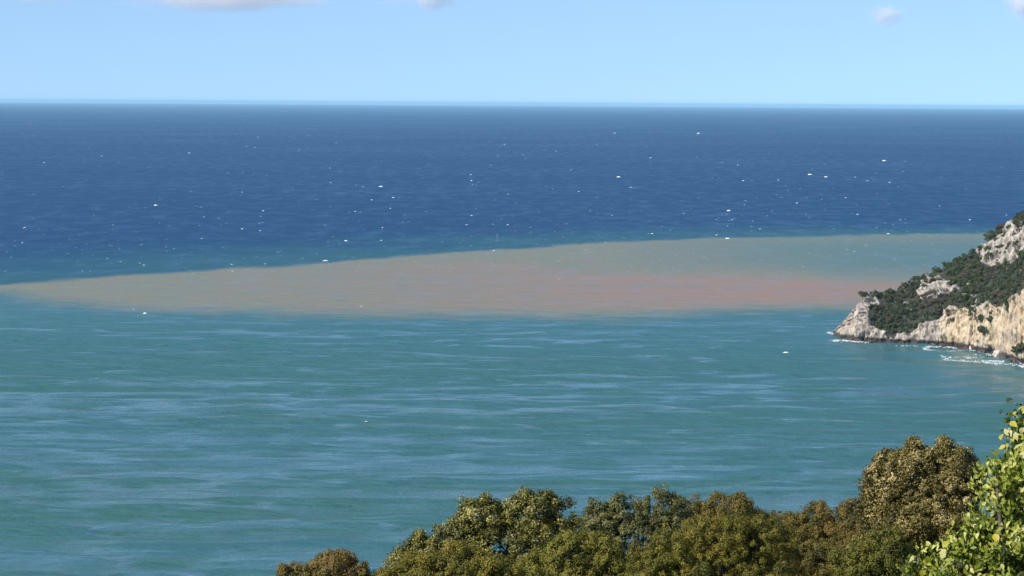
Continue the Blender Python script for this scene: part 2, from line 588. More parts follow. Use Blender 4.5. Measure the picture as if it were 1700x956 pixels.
def bark_material():
    k = NT('bark')
    co = k.n('ShaderNodeTexCoord').outputs['Object']
    n = k.noise(k.vec_scale(co, (9, 9, 2.5)), 1, 5, 0.6)
    p = k.n('ShaderNodeBsdfPrincipled')
    k.put(p.inputs['Base Color'], k.mix(n, (0.035, 0.025, 0.018), (0.15, 0.12, 0.09)))
    p.inputs['Roughness'].default_value = 0.9
    k.t.links.new(p.outputs[0], k.out.inputs['Surface'])
    return k.mat


BARK = bark_material()


def unit(v):
    return v / np.maximum(np.linalg.norm(v, axis=1, keepdims=True), 1e-9)


def leaves(C, N, length, width, g, fold=0.25, clump=None, droop=0.0, tint=None):
    """diamond leaves folded on the midrib; C base points, N facing normals"""
    n = len(C)
    T = unit(np.cross(N, g.normal(size=(n, 3))))
    if droop:
        T = unit(T + np.array([0, 0, -droop]))
    B = unit(np.cross(N, T)); N2 = np.cross(T, B)
    l = (length * g.uniform(0.65, 1.3, n))[:, None]
    w = (width * g.uniform(0.7, 1.25, n))[:, None]
    base = C - T * l * 0.5
    tip = C + T * l * 0.5 - N2 * l * 0.12
    lft = C - T * l * 0.05 + B * w * 0.5 + N2 * w * fold
    rgt = C - T * l * 0.05 - B * w * 0.5 + N2 * w * fold
    V = np.stack([base, lft, tip, rgt], 1).reshape(-1, 3)
    i = np.arange(n) * 4
    F = np.concatenate([np.stack([i, i + 2, i + 1], 1), np.stack([i, i + 3, i + 2], 1)])
    if tint is None: tint = g.random(n)
    return V, F, np.concatenate([tint, tint])


def crown_points(blobs, n, per, spread, g, lumps=0.22, fl=2.6, shell=(0.55, 1.06)):
    """clusters of leaf positions spread through ellipsoid clumps; blobs rows: x,y,z,rx,ry,rz"""
    Bl = np.asarray(blobs, float)
    wgt = (Bl[:, 3] * Bl[:, 5] + Bl[:, 3] * Bl[:, 4]) ** 0.9
    which = g.choice(len(Bl), n, p=wgt / wgt.sum())
    d = unit(g.normal(size=(n, 3)))
    rad = shell[0] + (shell[1] - shell[0]) * g.random(n) ** 0.6
    b = Bl[which]
    sc = (b[:, 3:4] + b[:, 5:6]) / 2
    q = b[:, :3] + d * b[:, 3:]
    lum = fbm(q * (fl / np.maximum(sc, .3)) * 0.5, 3, int(g.integers(1000)))
    rad = rad * (1 + lumps * lum * 1.6)
    c = b[:, :3] + d * b[:, 3:] * rad[:, None]
    e = unit(g.normal(size=(n * per, 3)) + np.repeat(d, per, axis=0) * 0.5)
    # each tuft: leaves over a small dome, facing away from its middle
    ts = np.repeat(g.uniform(0.6, 1.5, n), per)[:, None] * spread
    C = np.repeat(c, per, axis=0) + e * ts * (0.35 + 0.7 * g.random((n * per, 1)))
    out = unit(e * 0.9 + np.repeat(d, per, axis=0) * 0.45 + np.array([0, 0, 0.3]) + g.normal(size=(n * per, 3)) * 0.45)
    tint = np.clip(np.repeat(0.45 + 0.55 * lum + 0.16 * g.normal(size=n), per) + 0.14 * g.normal(size=n * per) + 0.10 * e[:, 2], 0, 1)  # partly random, lighter on crown bulges and towards tuft tops
    return C, out, tint, c


def tube(pts, radii, seg=6):
    V, F = [], []
    pts = [Vector(p) for p in pts]
    for i, p in enumerate(pts):
        d = (pts[min(i + 1, len(pts) - 1)] - pts[max(i - 1, 0)]).normalized()
        a = d.orthogonal().normalized(); b = d.cross(a)
        for j in range(seg):
            th = 2 * math.pi * j / seg
            V.append(p + (a * math.cos(th) + b * math.sin(th)) * radii[i])
    for i in range(len(pts) - 1):
        for j in range(seg):
            F.append((i * seg + j, i * seg + (j + 1) % seg, (i + 1) * seg + (j + 1) % seg, (i + 1) * seg + j))
    F.append(tuple(range(seg))[::-1]); F.append(tuple(range((len(pts) - 1) * seg, len(pts) * seg)))
    return V, F


def limbs(base, fork, targets, r0, g):
    V, F = [], []
    def add(t):
        o = len(V); V.extend(t[0]); F.extend([tuple(i + o for i in f) for f in t[1]])
    base, fork = Vector(base), Vector(fork)
    mid = base.lerp(fork, 0.5) + Vector((g.normal() * .1, g.normal() * .1, 0))
    add(tube([base, mid, fork], [r0 * 1.25, r0, r0 * 0.8], 8))
    for t in targets:
        t = Vector(t)
        m = fork.lerp(t, 0.5) + Vector((g.normal() * .12, g.normal() * .12, 0.1))
        add(tube([fork, m, t], [r0 * 0.6, r0 * 0.4, r0 * 0.12], 5))
    return V, F


# scrub and small trees on the headland
HB = [leaf_material('scrub_foliage', [(0.026, 0.037, 0.014), (0.053, 0.072, 0.027), (0.084, 0.104, 0.037), (0.112, 0.112, 0.052)], 0.55, 0.15),
      leaf_material('brown_scrub_foliage', [(0.051, 0.048, 0.027), (0.092, 0.082, 0.045), (0.128, 0.108, 0.064)], 0.6, 0.12),
      leaf_material('pine_foliage', [(0.024, 0.043, 0.013), (0.053, 0.084, 0.022), (0.092, 0.128, 0.029)], 0.5, 0.15)]


def scrub_mesh(i, mat, flat=0.8, n=150, pine=False):
    g = np.random.default_rng(100 + i)
    if pine:
        bl = [(g.uniform(-.5, .5), g.uniform(-.5, .5), g.uniform(0.95, 1.35), g.uniform(.4, .6), g.uniform(.4, .6), g.uniform(.22, .32)) for _ in range(6)]
    else:
        bl = [(0, 0, 0.42, 0.72, 0.72, 0.6 * flat)] + [(g.uniform(-.5, .5), g.uniform(-.5, .5), g.uniform(.3, .75), g.uniform(.3, .5), g.uniform(.3, .5), g.uniform(.3, .45) * flat) for _ in range(5)]
    C, N, T, _ = crown_points(bl, n // 4, 26, 0.2, g, 0.3, 2.5)
    V, F, t = leaves(C, N, 0.17, 0.13, g, tint=T)
    tv, tf = tube([(0, 0, -0.35), (0.03, 0, 0.2), (0, 0.02, 0.9 if pine else 0.5)], [0.07, 0.05, 0.03], 5)
    o = len(V)
    V = np.vstack([V, np.array([tuple(v) for v in tv])])
    polys = [tuple(f) for f in F.tolist()] + [tuple(k + o for k in f) for f in tf]
    me = mesh_from('scrub', V, polys, mat)
    me.materials.append(BARK)
    a = me.attributes.new('leaf_tint', 'FLOAT', 'FACE')
    a.data.foreach_set('value', np.concatenate([t, np.zeros(len(tf))]).astype(np.float32))
    mi = np.zeros(len(polys), np.int32); mi[len(t):] = 1
    me.polygons.foreach_set('material_index', mi)
    return me


def landmark(x, y):
    """where a shrub stands on the headland, by things one can find in the photograph"""
    if x > 1705: return 'on the slope running out of the picture'
    marks = [((1448, 520), 'the pale tip rock'), ((1488, 555), 'the low brown shore rocks'), ((1545, 545), 'the grey cliff'), ((1600, 545), 'the yellow cliff'), ((1675, 520), 'the high right-hand cliff'),
             ((1560, 478), 'the small white outcrop'), ((1635, 425), 'the left end of the big outcrop'), ((1690, 410), 'the middle of the big outcrop')]
    d = [math.hypot(x - mx, y - my) for (mx, my), _ in marks]
    i = int(np.argmin(d)); (mx, my), nm = marks[i]
    dx, dy = x - mx, y - my
    side = 'above' if dy < -abs(dx) * 0.8 else 'below' if dy > abs(dx) * 0.8 else 'left of' if dx < 0 else 'right of'
    how = 'close against' if d[i] < 14 else ('just ' + side if d[i] < 34 else 'well ' + side)
    return f'{how} {nm}'


def plant_headland():
    P, F, soil, tt, ss = (HL[k] for k in ('P', 'F', 'soil', 't', 's'))
    cen = P[F].mean(1)
    a = P[F]
    nrm = np.cross(a[:, 2] - a[:, 0], a[:, 3] - a[:, 1])
    area = np.linalg.norm(nrm, axis=1) / 2
    fs, ft, fss = soil[F].mean(1), tt[F].mean(1), ss[F].mean(1)
    px, py = project(cen)
    meshes = [scrub_mesh(i, HB[0], 0.85) for i in range(4)] + [scrub_mesh(4, HB[1], 0.8), scrub_mesh(5, HB[1], 0.7)] + [scrub_mesh(6, HB[2], 0.9, 160)]
    pines = [scrub_mesh(8, HB[2], n=150, pine=True), scrub_mesh(9, HB[0], n=150, pine=True)]
    g = np.random.default_rng(5)
    cand = np.where((fs > 0.75) & (ft > 0.4) & (ft < 2.12) & (cen[:, 2] > 3))[0]
    order = cand[np.argsort(-np.log(g.random(len(cand))) / area[cand])]
    pts, rads, kinds = [], [], []
    offscreen = 0
    for i in order:
        c = cen[i]
        inview = 1375 < px[i] < 1712 and py[i] > 330
        r = g.uniform(1.7, 3.1) if inview else g.uniform(3, 5)
        if ft[i] < 0.98: r = g.uniform(0.9, 1.6)
        if pts:
            dd = np.linalg.norm(np.array(pts) - c, axis=1)
            if (dd < (np.array(rads) + r) * (0.66 if inview else 0.8)).any(): continue
        if not inview:
            offscreen += 1
            if offscreen > 60: continue
        pts.append(c); rads.append(r); kinds.append((px[i], py[i], ft[i], fss[i], inview))
        if len(pts) > 330: break
    extra = np.where((fs < 0.35) & (ft > 0.72) & (ft < 2.0) & (fss > 2.5) & (fss < 8.5))[0]
    w = area[extra] * np.where(ft[extra] < 0.9, 0.6, np.where(ft[extra] < 1.06, 4.0, 1.0))
    for i in g.choice(extra, 70, replace=False, p=w / w.sum()):
        pts.append(cen[i]); rads.append(g.uniform(0.8, 1.9)); kinds.append((px[i], py[i], ft[i], fss[i], True))
    n = 0
    for c, r, (x, y, t, sv, inv) in zip(pts, rads, kinds):
        crest = t > 1.86
        br = fbm(np.array([c]) / 18, 2, 77)[0]
        if crest and g.random() < 0.35 and inv: me = pines[int(g.integers(2))]; nm = 'pine_tree'
        elif br > 0.22: me = meshes[4 + int(g.integers(2))]; nm = 'shrub'
        elif g.random() < 0.15: me = meshes[6]; nm = 'shrub'
        else: me = meshes[int(g.integers(4))]; nm = 'shrub'
        o = obj(nm, me, None, (c[0], c[1], c[2] - 0.25 * r))
        where = landmark(x, y)
        size = 'small ' if r < 2.15 else ('large ' if r > 2.7 else '')
        tone = 'green ' if me is meshes[6] else 'dark green '
        sz = r * (0.9 if nm == 'pine_tree' else 1.25)
        o.scale = (sz, sz, sz * g.uniform(0.85, 1.2))
        o.rotation_euler = (0, 0, g.uniform(0, 6.28))
        if nm == 'pine_tree':
            tag(o, 'small dark crest pine, ' + where, 'tree', 'pines along the crest of the headland')
        elif crest:
            tag(o, size + 'dark shrub on the crest, ' + where, 'shrub', 'shrubs along the crest of the headland')
        elif t < 0.99:
            tag(o, 'small green shrub rooted in the cliff face, ' + where, 'shrub', 'shrubs in the cliff face')
        elif me in meshes[4:6]:
            tag(o, size + 'brownish dry shrub, ' + where, 'shrub', 'brownish shrubs on the headland slope')
        else:
            tag(o, size + tone + 'shrub, ' + where, 'shrub', 'green shrubs on the headland slope')
        n += 1
    # a few one can point at
    for (x, y, d, nm, me, r, lab, cat) in [
        (1456, 490, 1289, 'tree', meshes[0], 5.2, 'dark spreading tree at the seaward end of the headland, above the tip rock', 'tree'),
        (1478, 486, 1289, 'tree', meshes[2], 4.6, 'dark tree second from the seaward end of the crest', 'tree'),
        (1500, 482, 1289, 'tree', meshes[3], 4.6, 'dark tree third from the seaward end of the crest, left of the small outcrop', 'tree'),
        (1530, 465, 1289, 'tree', meshes[1], 4.4, 'dark tree on the crest touching the left end of the small outcrop', 'tree'),
        (1590, 430, 1289, 'tree', meshes[0], 4.4, 'dark crest tree between the small and the big outcrop', 'tree'),
        (1434, 500, 1284, 'pine_tree', pines[1], 4.0, 'small tufted pine on the very top of the pale tip rock', 'tree'),
        (1462, 538, 1274, 'tree', meshes[6], 4.4, 'bright green rounded tree hanging beside the pale tip rock', 'tree'),
        (1480, 552, 1271, 'shrub', meshes[0], 3.6, 'dark shrub in the hollow above the low brown rocks near the tip', 'shrub'),
        (1502, 550, 1268, 'shrub', meshes[1], 3.8, 'dark shrub left of the grey cliff, low over the water', 'shrub'),
        (1689, 580, 1160, 'shrub', meshes[6], 4.6, 'green shrub mound on the low rocks at the foot of the yellow cliff', 'shrub'),
        (1703, 578, 1158, 'shrub', meshes[0], 4.6, 'dark green mound at the cliff foot, cut by the edge of the picture', 'shrub'),
        (1690, 405, 1222, 'shrub', meshes[2], 3.8, 'dark round bush alone in the middle of the white outcrop', 'shrub'),
        (1660, 410, 1236, 'shrub', meshes[0], 3.2, 'dark bush on the upper left of the white outcrop', 'shrub'),
        (1635, 548, 1190, 'shrub', meshes[0], 4.2, 'green bush climbing the middle of the yellow cliff', 'shrub'),
        (1632, 528, 1196, 'shrub', meshes[6], 3.6, 'green bush high in the cleft of the yellow cliff', 'shrub'),
        (1645, 530, 1194, 'shrub', meshes[3], 3.2, 'dark round bush right of the cleft in the yellow cliff', 'shrub'),
    ]:
        # nearest terrain point to that direction
        mask = (fss < 8.8) & (ft < 2.0) & (cen[:, 2] > 1.0)
        d2 = (px - x) ** 2 + (py - y) ** 2 + np.where(mask, 0, 1e9)
        j = int(np.argmin(d2)); c = cen[j]
        o = obj(nm, me, None, (c[0] - 0.15 * r, c[1] - 0.25 * r, c[2] - 0.3 * r * (0 if me in pines else 1)))
        o.scale = (r * .8, r * .8, r * .8)
        o.rotation_euler = (0, 0, g.uniform(0, 6.28))
        tag(o, lab, cat)
    # thick low growth between the shrubs
    pick = np.where((fs > 0.7) & (ft > 0.9) & (ft < 2.3))[0]
    pr = area[pick] / area[pick].sum()
    j = g.choice(pick, 30000, p=pr)
    c = cen[j] + g.normal(size=(len(j), 3)) * 0.5 + np.array([0, 0, 0.2]) + np.array([0, 0, 0.7]) * np.clip(fbm(cen[j] / 5, 2, 66), 0, 1)[:, None]
    N = unit(g.normal(size=(len(j), 3)) * 0.8 + np.array([-.2, -.4, 0.9]))
    tn = np.clip(0.45 + 0.6 * fbm(c / 9, 3, 8) + 0.15 * g.normal(size=len(j)), 0, 1)
    V, F2, t = leaves(c, N, 0.75, 0.6, g, tint=tn)
    me = mesh_from('undergrowth', V, F2, HB[0], {'leaf_tint': ('FACE', t)})
    tag(obj('undergrowth', me), 'low dark scrub covering the slope of the headland', kind='stuff')


plant_headland()


# rocks in the water along the foot of the cliff
def rock_mesh(seed):
    import bmesh
    bm = bmesh.new()
    bmesh.ops.create_icosphere(bm, subdivisions=3, radius=1)
    V = np.array([v.co[:] for v in bm.verts])
    d = 1 + 0.34 * fbm(V * 1.3 + seed * 7, 3, seed, ridged=True) + 0.10 * fbm(V * 4 + seed, 2, seed + 9)
    V = V * d[:, None]
    V[:, 2] = np.maximum(V[:, 2], -0.55)
    F = [tuple(v.index for v in f.verts) for f in bm.faces]
    bm.free()
    me = mesh_from('rock', V, F, ROCK, {'soil': ('POINT', np.zeros(len(V))), 'ochre': ('POINT', np.full(len(V), .15))})
    return me


def dark_rock():
    k = NT('wet_rock')
    co = k.n('ShaderNodeTexCoord').outputs['Object']
    n = k.noise(k.vec_scale(co, (2, 2, 2)), 1, 5, 0.6)
    p = k.n('ShaderNodeBsdfPrincipled')
    k.put(p.inputs['Base Color'], k.mix(k.smooth(n, .35, .65), (0.030, 0.024, 0.022), (0.085, 0.066, 0.055)))
    p.inputs['Roughness'].default_value = 0.6
    k.t.links.new(p.outputs[0], k.out.inputs['Surface'])
    return k.mat


def pale_rock():
    k = NT('pale_rock')
    co = k.n('ShaderNodeTexCoord').outputs['Object']
    sp = k.n('ShaderNodeSeparateXYZ'); k.put(sp.inputs[0], co)
    n = k.noise(k.vec_scale(co, (1.6, 1.6, 1.2)), 1, 6, 0.6)
    c = k.mix(k.smooth(n, .35, .65), (0.34, 0.29, 0.25), (0.60, 0.53, 0.46))
    c = k.mix(k.smooth(k.m('ADD', sp.outputs[2], n), 0.42, 0.28), c, (0.05, 0.04, 0.036))
    p = k.n('ShaderNodeBsdfPrincipled')
    k.put(p.inputs['Base Color'], c)
    p.inputs['Roughness'].default_value = 0.9
    k.t.links.new(p.outputs[0], k.out.inputs['Surface'])
    return k.mat


def build_rocks():
    g = np.random.default_rng(12)
    dk, pl = dark_rock(), pale_rock()
    ms = []
    for i in range(5):
        me = rock_mesh(i); me.materials.clear(); me.materials.append(dk); ms.append(me)
    mp = []
    for i in range(5, 8):
        me = rock_mesh(i); me.materials.clear(); me.materials.append(pl); mp.append(me)
    spec = [
        (1394, 557, 2.4, 2.0, 2.4, 0, 'dark jagged rock at the seaward foot of the tip, washed by foam'),
        (1403, 560, 2.4, 2.0, 1.5, 1, 'pale low slab of rock just behind the dark rock at the tip'),
        (1660, 592, 3.0, 2.2, 3.2, 1, 'leaning pale slab standing in surf below the yellow cliff'),
        (1667, 597, 3.0, 2.2, 2.2, 0, 'dark wet boulder under the leaning pale slab'),
        (1678, 594, 3.2, 2.5, 2.2, 1, 'pale block below the green shrub mound at the cliff foot'),
        (1686, 600, 3.4, 2.4, 1.8, 0, 'dark wet rock in front of the pale block at the right edge'),
        (1698, 601, 3.0, 2.4, 2.4, 1, 'pale brown rock at the right edge of the picture, half cut off'),
        (1600, 577, 2.6, 2.0, 1.8, 1, 'pale ledge rock at the foot of the middle of the yellow cliff'),
        (1618, 580, 3.2, 2.2, 1.7, 1, 'broad pale ledge at the cliff foot, below the green cleft'),
        (1638, 586, 3.4, 2.2, 2.0, 0, 'broad dark ledge right of the pale ledges, edged with foam'),
        (1580, 575, 2.6, 2.0, 1.6, 0, 'dark wet ledge below the bright yellow buttress'),
    ]
    for x, y, a, b, h, p, lab in spec:
        c = sea_pt(x, y)
        me = (mp if p else ms)[int(g.integers(3 if p else 5))]
        o = obj('sea_rock', me, None, (c.x, c.y + 1.2, h * 0.1))
        o.scale = (a, b, h)
        o.rotation_euler = (g.uniform(-.15, .15), g.uniform(-.2, .2), g.uniform(0, 6.28))
        tag(o, lab, 'rock', 'rocks along the foot of the headland')
    for i in range(26):
        s = g.uniform(1.6, 8.4)
        x, y = interp_rows(COAST, np.array([s]))[0]
        c = sea_pt(x, y + 0.6)
        k = g.uniform(0.8, 1.7)
        o = obj('sea_rock', ms[int(g.integers(5))], None, (c.x + g.normal() * .5, c.y + g.uniform(-1, 1.2), 0.1))
        o.scale = (k * 1.2, k, k * 0.8)
        o.rotation_euler = (0, 0, g.uniform(0, 6.28))
        tag(o, 'small dark wet rock in the tide line below ' + ['the pale tip rock', 'the low brown shore rocks', 'the grey cliff', 'the yellow cliff', 'the high right-hand cliff'][int(np.digitize(x, [1440, 1520, 1570, 1640]))], 'rock', 'rocks along the foot of the headland')


build_rocks()


# ------------------------------------------------------------------ foam
def foam_material():
    k = NT('foam')
    co = k.n('ShaderNodeTexCoord').outputs['Object']
    n = k.noise(co, 1.5, 3, 0.6)
    p = k.n('ShaderNodeBsdfPrincipled')
    k.put(p.inputs['Base Color'], k.mix(n, (0.60, 0.67, 0.69), (0.80, 0.83, 0.83)))
    p.inputs['Roughness'].default_value = 0.8
    k.t.links.new(p.outputs[0], k.out.inputs['Surface'])
    return k.mat


FOAM = foam_material()


def foam_blob(g, seg=9):
    """low ragged mound of foam, unit size"""
    th = np.linspace(0, 2 * np.pi, seg, endpoint=False)
    r1 = 1 * g.uniform(0.55, 1.1, seg); r2 = 0.55 * g.uniform(0.6, 1.1, seg)
    V = [(0, 0, 1.0)]
    V += [(r2[i] * math.cos(th[i]), r2[i] * math.sin(th[i]), g.uniform(.55, .95)) for i in range(seg)]
    V += [(r1[i] * math.cos(th[i]), r1[i] * math.sin(th[i]), 0.0) for i in range(seg)]
    F = [(0, 1 + i, 1 + (i + 1) % seg) for i in range(seg)]
    F += [(1 + i, 1 + seg + i, 1 + seg + (i + 1) % seg, 1 + (i + 1) % seg) for i in range(seg)]
    return np.array(V), F


def build_foam():
    g = np.random.default_rng(21)
    caps = [mesh_from('whitecap', *foam_blob(g), FOAM) for _ in range(6)]
    big = {(1027, 294): 'largest white whitecap, alone in the middle of the dark blue sea',
           (1160, 222): 'bright white whitecap far out below the horizon on the right',
           (1468, 267): 'white whitecap far out on the blue sea, above the headland tip',
           (632, 400): 'bright whitecap just above the muddy plume, left of the middle',
           (335, 396): 'bright whitecap in the blue water above the left end of the plume',
           (783, 358): 'bright whitecap in the blue water left of the middle of the picture',
           (1083, 388): 'broken white whitecap at the far edge of the muddy plume',
           (1475, 388): 'whitecap on the far edge of the greenish water, left of the headland'}
    spots = [(1160, 222, 7), (1027, 294, 9), (1037, 289, 4), (1048, 311, 5), (961, 318, 5), (990, 329, 4), (844, 322, 5), (980, 350, 5), (948, 282, 4), (1080, 262, 5),
             (1036, 395, 4), (1005, 402, 5), (1083, 388, 6), (843, 373, 5), (1016, 358, 4), (894, 351, 4), (868, 257, 4), (923, 251, 4), (991, 240, 4), (838, 240, 4), (1020, 221, 5),
             (1190, 390, 5), (815, 275, 4), (1135, 354, 4), (56, 322, 5), (169, 259, 4), (314, 254, 5), (259, 341, 7), (339, 360, 5), (335, 396, 6), (41, 378, 6), (37, 403, 5), (8, 450, 6),
             (137, 450, 5), (150, 450, 5), (178, 429, 6), (232, 437, 5), (239, 440, 5), (302, 429, 4), (23, 496, 5), (205, 486, 4), (241, 520, 8), (386, 450, 5), (73, 270, 5),
             (558, 237, 5), (409, 243, 5), (497, 249, 6), (548, 279, 5), (549, 303, 6), (603, 310, 5), (632, 310, 8), (617, 332, 5), (437, 350, 6), (432, 383, 6), (635, 378, 5), (633, 399, 6), (575, 400, 7), (782, 290, 6),
             (783, 300, 5), (783, 358, 6), (775, 373, 5), (402, 380, 6), (402, 319, 4), (540, 374, 5), (648, 346, 5), (590, 351, 4), (423, 245, 4), (653, 328, 6), (775, 245, 4), (605, 381, 5),
             (1468, 267, 8), (1420, 294, 5), (1440, 300, 5), (1477, 303, 5), (1292, 299, 6), (1225, 274, 5), (1234, 300, 5), (1210, 350, 7), (1338, 355, 4), (1424, 356, 6), (1215, 365, 5), (1250, 367, 5), (1262, 380, 6), (1475, 388, 6), (1208, 375, 6),
             (1208, 396, 9), (1404, 328, 4), (1323, 337, 4), (1236, 340, 5), (1495, 365, 5), (1371, 294, 7), (1345, 290, 8), (1560, 342, 5), (1610, 365, 5), (1671, 357, 5), (1418, 417, 5), (1485, 430, 5), (928, 463, 5),
             (540, 433, 10), (385, 439, 5), (600, 508, 5), (520, 529, 5), (440, 438, 5), (820, 416, 5), (222, 513, 6), (50, 515, 6), (1305, 585, 12), (608, 699, 6), (222, 697, 5), (815, 665, 5)]
    for x, y, w in spots:
        c = sea_pt(x, y)
        d = c.length
        o = obj('whitecap', caps[int(g.integers(6))], None, (c.x, c.y, -0.1))
        k = w * 1.1 * d / FPX / 2 * (1 if w > 6 else g.uniform(0.6, 1.05))
        o.scale = (k, min(max(k * 0.8, 1.0), 8), min(0.85 * d / FPX * (1.9 if w > 6 else g.uniform(0.5, 1.2)), 8.0))
        o.rotation_euler = (0, 0, g.uniform(-.4, .4) + (math.pi if g.random() < .5 else 0))
        lab = next((l for (a, b), l in big.items() if abs(a - x) < 2 and abs(b - y) < 2), None)
        if lab is None:
            h = ['at the far left', 'left of the middle', 'in the middle', 'right of the middle', 'towards the headland', 'above the headland'][int(np.digitize(x, [260, 640, 1000, 1260, 1500]))]
            z = ['near the horizon', 'halfway between horizon and plume', 'in the dark blue band before the plume', 'at the far edge of the plume', 'on the muddy plume', 'on the green inshore water'][int(np.digitize(y, [262, 325, 376, 412, 510]))]
            wd = 'broad ' if w > 6 else 'tiny ' if w < 4.5 else 'small '
            lab = wd + 'white whitecap ' + z + ', ' + h
        tag(o, lab, 'whitecap', 'whitecaps on the sea')
    # faint flecks
    V, F = [], []
    off = 0
    for _ in range(900):
        y = 195 + 260 * g.random() ** 0.8; x = g.uniform(-60, 1760)
        c = np.array(sea_pt(x, y)); d = np.linalg.norm(c)
        v, f = foam_blob(g, 6)
        w = g.uniform(1.2, 4.5) * d / FPX / 2
        v = v * np.array([w, w * 0.5, min(g.uniform(.12, .3) * d / FPX, 1.2)]) + c
        V.append(v); F += [tuple(i + off for i in q) for q in f]; off += len(v)
    tag(obj('foam_flecks', mesh_from('foam_flecks', np.vstack(V), F, FOAM)), 'faint specks of foam scattered over the open sea', kind='stuff')
    # surf along the headland
    V, F = [], []
    off = 0

    def patch(x, y, w, h=0.25):
        nonlocal off
        c = np.array(sea_pt(x, y))
        v, f = foam_blob(g, 7)
        wy = w * g.uniform(0.5, 1.6)
        v = v * np.array([w, wy, h * g.uniform(0.2, 0.6)]) + c + np.array([0, 0, 0.03])
        V.append(v); F.extend([tuple(i + off for i in q) for q in f]); off += len(v)

    def line(p, q, n, sp, w):
        for i in range(int(n * 2.2)):
            t = g.random()
            # bowed strand
            x = p[0] + (q[0] - p[0]) * t + g.normal() * sp * 1.5; y = p[1] + (q[1] - p[1]) * t + g.normal() * sp
            patch(x, y, w * g.uniform(.15, .6) ** 1.15)
    line((1372, 562), (1392, 566), 70, 1.2, 0.9)
    line((1374, 552), (1388, 555), 35, 1.0, 0.9)
    line((1386, 564), (1420, 567), 50, 0.7, 0.8)
    line((1482, 569), (1488, 570), 14, 0.7, 0.7)
    line((1494, 573), (1524, 574), 60, 0.5, 0.8)
    for a, b, n in (((1533, 579), (1548, 574), 45), ((1533, 579), (1560, 584), 45), ((1548, 574), (1600, 576), 50), ((1560, 586), (1572, 597), 40), ((1566, 598), (1600, 600), 55), ((1600, 600), (1665, 604), 120),
                    ((1604, 594), (1650, 596), 60), ((1626, 598), (1668, 600), 110), ((1570, 584), (1600, 582), 30), ((1598, 576), (1625, 583), 40), ((1625, 582), (1652, 584), 60), ((1575, 593), (1612, 592), 25),
                    ((1668, 604), (1700, 607), 40), ((1690, 608), (1712, 608), 40), ((1585, 586), (1630, 590), 25)):
        line(a, b, n, 1.1, 0.7)
    for i in range(900):
        sv = g.uniform(0.2, 8.7)
        if fbm(np.array([[sv * 2.3, 0, 0]]), 3, 201)[0] < -0.08: continue
        x, y = interp_rows(COAST, np.array([sv]))[0]
        patch(x + g.normal() * 1.0, y + abs(g.normal()) * 1.3 + 0.8, g.uniform(0.2, 0.55))
    tag(obj('surf_foam', mesh_from('surf_foam', np.vstack(V), F, FOAM)), 'white surf washing round the rocks at the foot of the headland', kind='stuff')


build_foam()


# ------------------------------------------------------------------ near hillside
GP = [(-400, 128), (-100, 122), (-20, 118.6), (0, 118.3), (6, 117.2), (20, 112.3), (40, 107.5), (60, 104), (90, 97), (150, 80), (300, 25), (420, -6)]


def ground_z(d):
    return float(np.interp(d, [p[0] for p in GP], [p[1] for p in GP]))


def build_hillside():
    ys = np.concatenate([np.linspace(-400, -20, 20)[:-1], np.linspace(-20, 120, 71)[:-1], np.linspace(120, 420, 40)])
    xs = np.concatenate([np.linspace(-500, -40, 30)[:-1], np.linspace(-40, 40, 60)[:-1], np.linspace(40, 500, 30)])
    Y, X = np.meshgrid(ys, xs, indexing='ij')
    Z = np.interp(Y, [p[0] for p in GP], [p[1] for p in GP])
    P = np.stack([X.ravel(), Y.ravel(), Z.ravel()], 1)
    P[:, 2] += 0.5 * fbm(P * np.array([1 / 9, 1 / 9, 0]), 3, 3) * np.where(np.hypot(P[:, 0], P[:, 1]) < 4, 0.1, 1)
    m, n = X.shape
    idx = np.arange(m * n).reshape(m, n)
    F = np.stack([idx[:-1, :-1].ravel(), idx[:-1, 1:].ravel(), idx[1:, 1:].ravel(), idx[1:, :-1].ravel()], 1)
    k = NT('hillside_earth')
    co = k.n('ShaderNodeTexCoord').outputs['Object']
    nz = k.noise(co, 0.6, 6, 0.6)
    p = k.n('ShaderNodeBsdfPrincipled')
    k.put(p.inputs['Base Color'], k.mix(k.smooth(nz, .35, .65), (0.045, 0.055, 0.022), (0.11, 0.095, 0.055)))
    p.inputs['Roughness'].default_value = 0.95
    k.t.links.new(p.outputs[0], k.out.inputs['Surface'])
    tag(obj('hillside', mesh_from('hillside', P, F, k.mat, smooth=True)), 'steep overgrown hillside falling to the sea', kind='structure')


build_hillside()

# ------------------------------------------------------------------ near trees
OLIVE = leaf_material('olive_green_leaves', [(0.055, 0.061, 0.010), (0.128, 0.132, 0.020), (0.201, 0.189, 0.027), (0.268, 0.238, 0.044)], 0.6, 0.25, 0.3)
YELLOW = leaf_material('yellow_olive_leaves', [(0.058, 0.066, 0.012), (0.145, 0.142, 0.020), (0.240, 0.205, 0.028), (0.300, 0.205, 0.042)], 0.6, 0.28, 0.3)
GREYGREEN = leaf_material('grey_green_leaves', [(0.044, 0.054, 0.015), (0.110, 0.117, 0.032), (0.183, 0.181, 0.056), (0.244, 0.220, 0.078)], 0.55, 0.2, 0.4)
BROWN = leaf_material('brown_olive_leaves', [(0.056, 0.058, 0.012), (0.145, 0.130, 0.026), (0.220, 0.165, 0.036), (0.290, 0.180, 0.060)], 0.6, 0.24, 0.3)
GLOSSY = leaf_material('glossy_oak_leaves', [(0.048, 0.054, 0.008), (0.135, 0.132, 0.018), (0.240, 0.212, 0.036), (0.540, 0.470, 0.190)], 0.48, 0.18, 0.45)  # the palest ramp colour paints in cream leaf highlights
GLOSSBROWN = leaf_material('glossy_brown_leaves', [(0.052, 0.048, 0.008), (0.136, 0.112, 0.018), (0.230, 0.178, 0.034), (0.540, 0.420, 0.190)], 0.45, 0.16, 0.5)


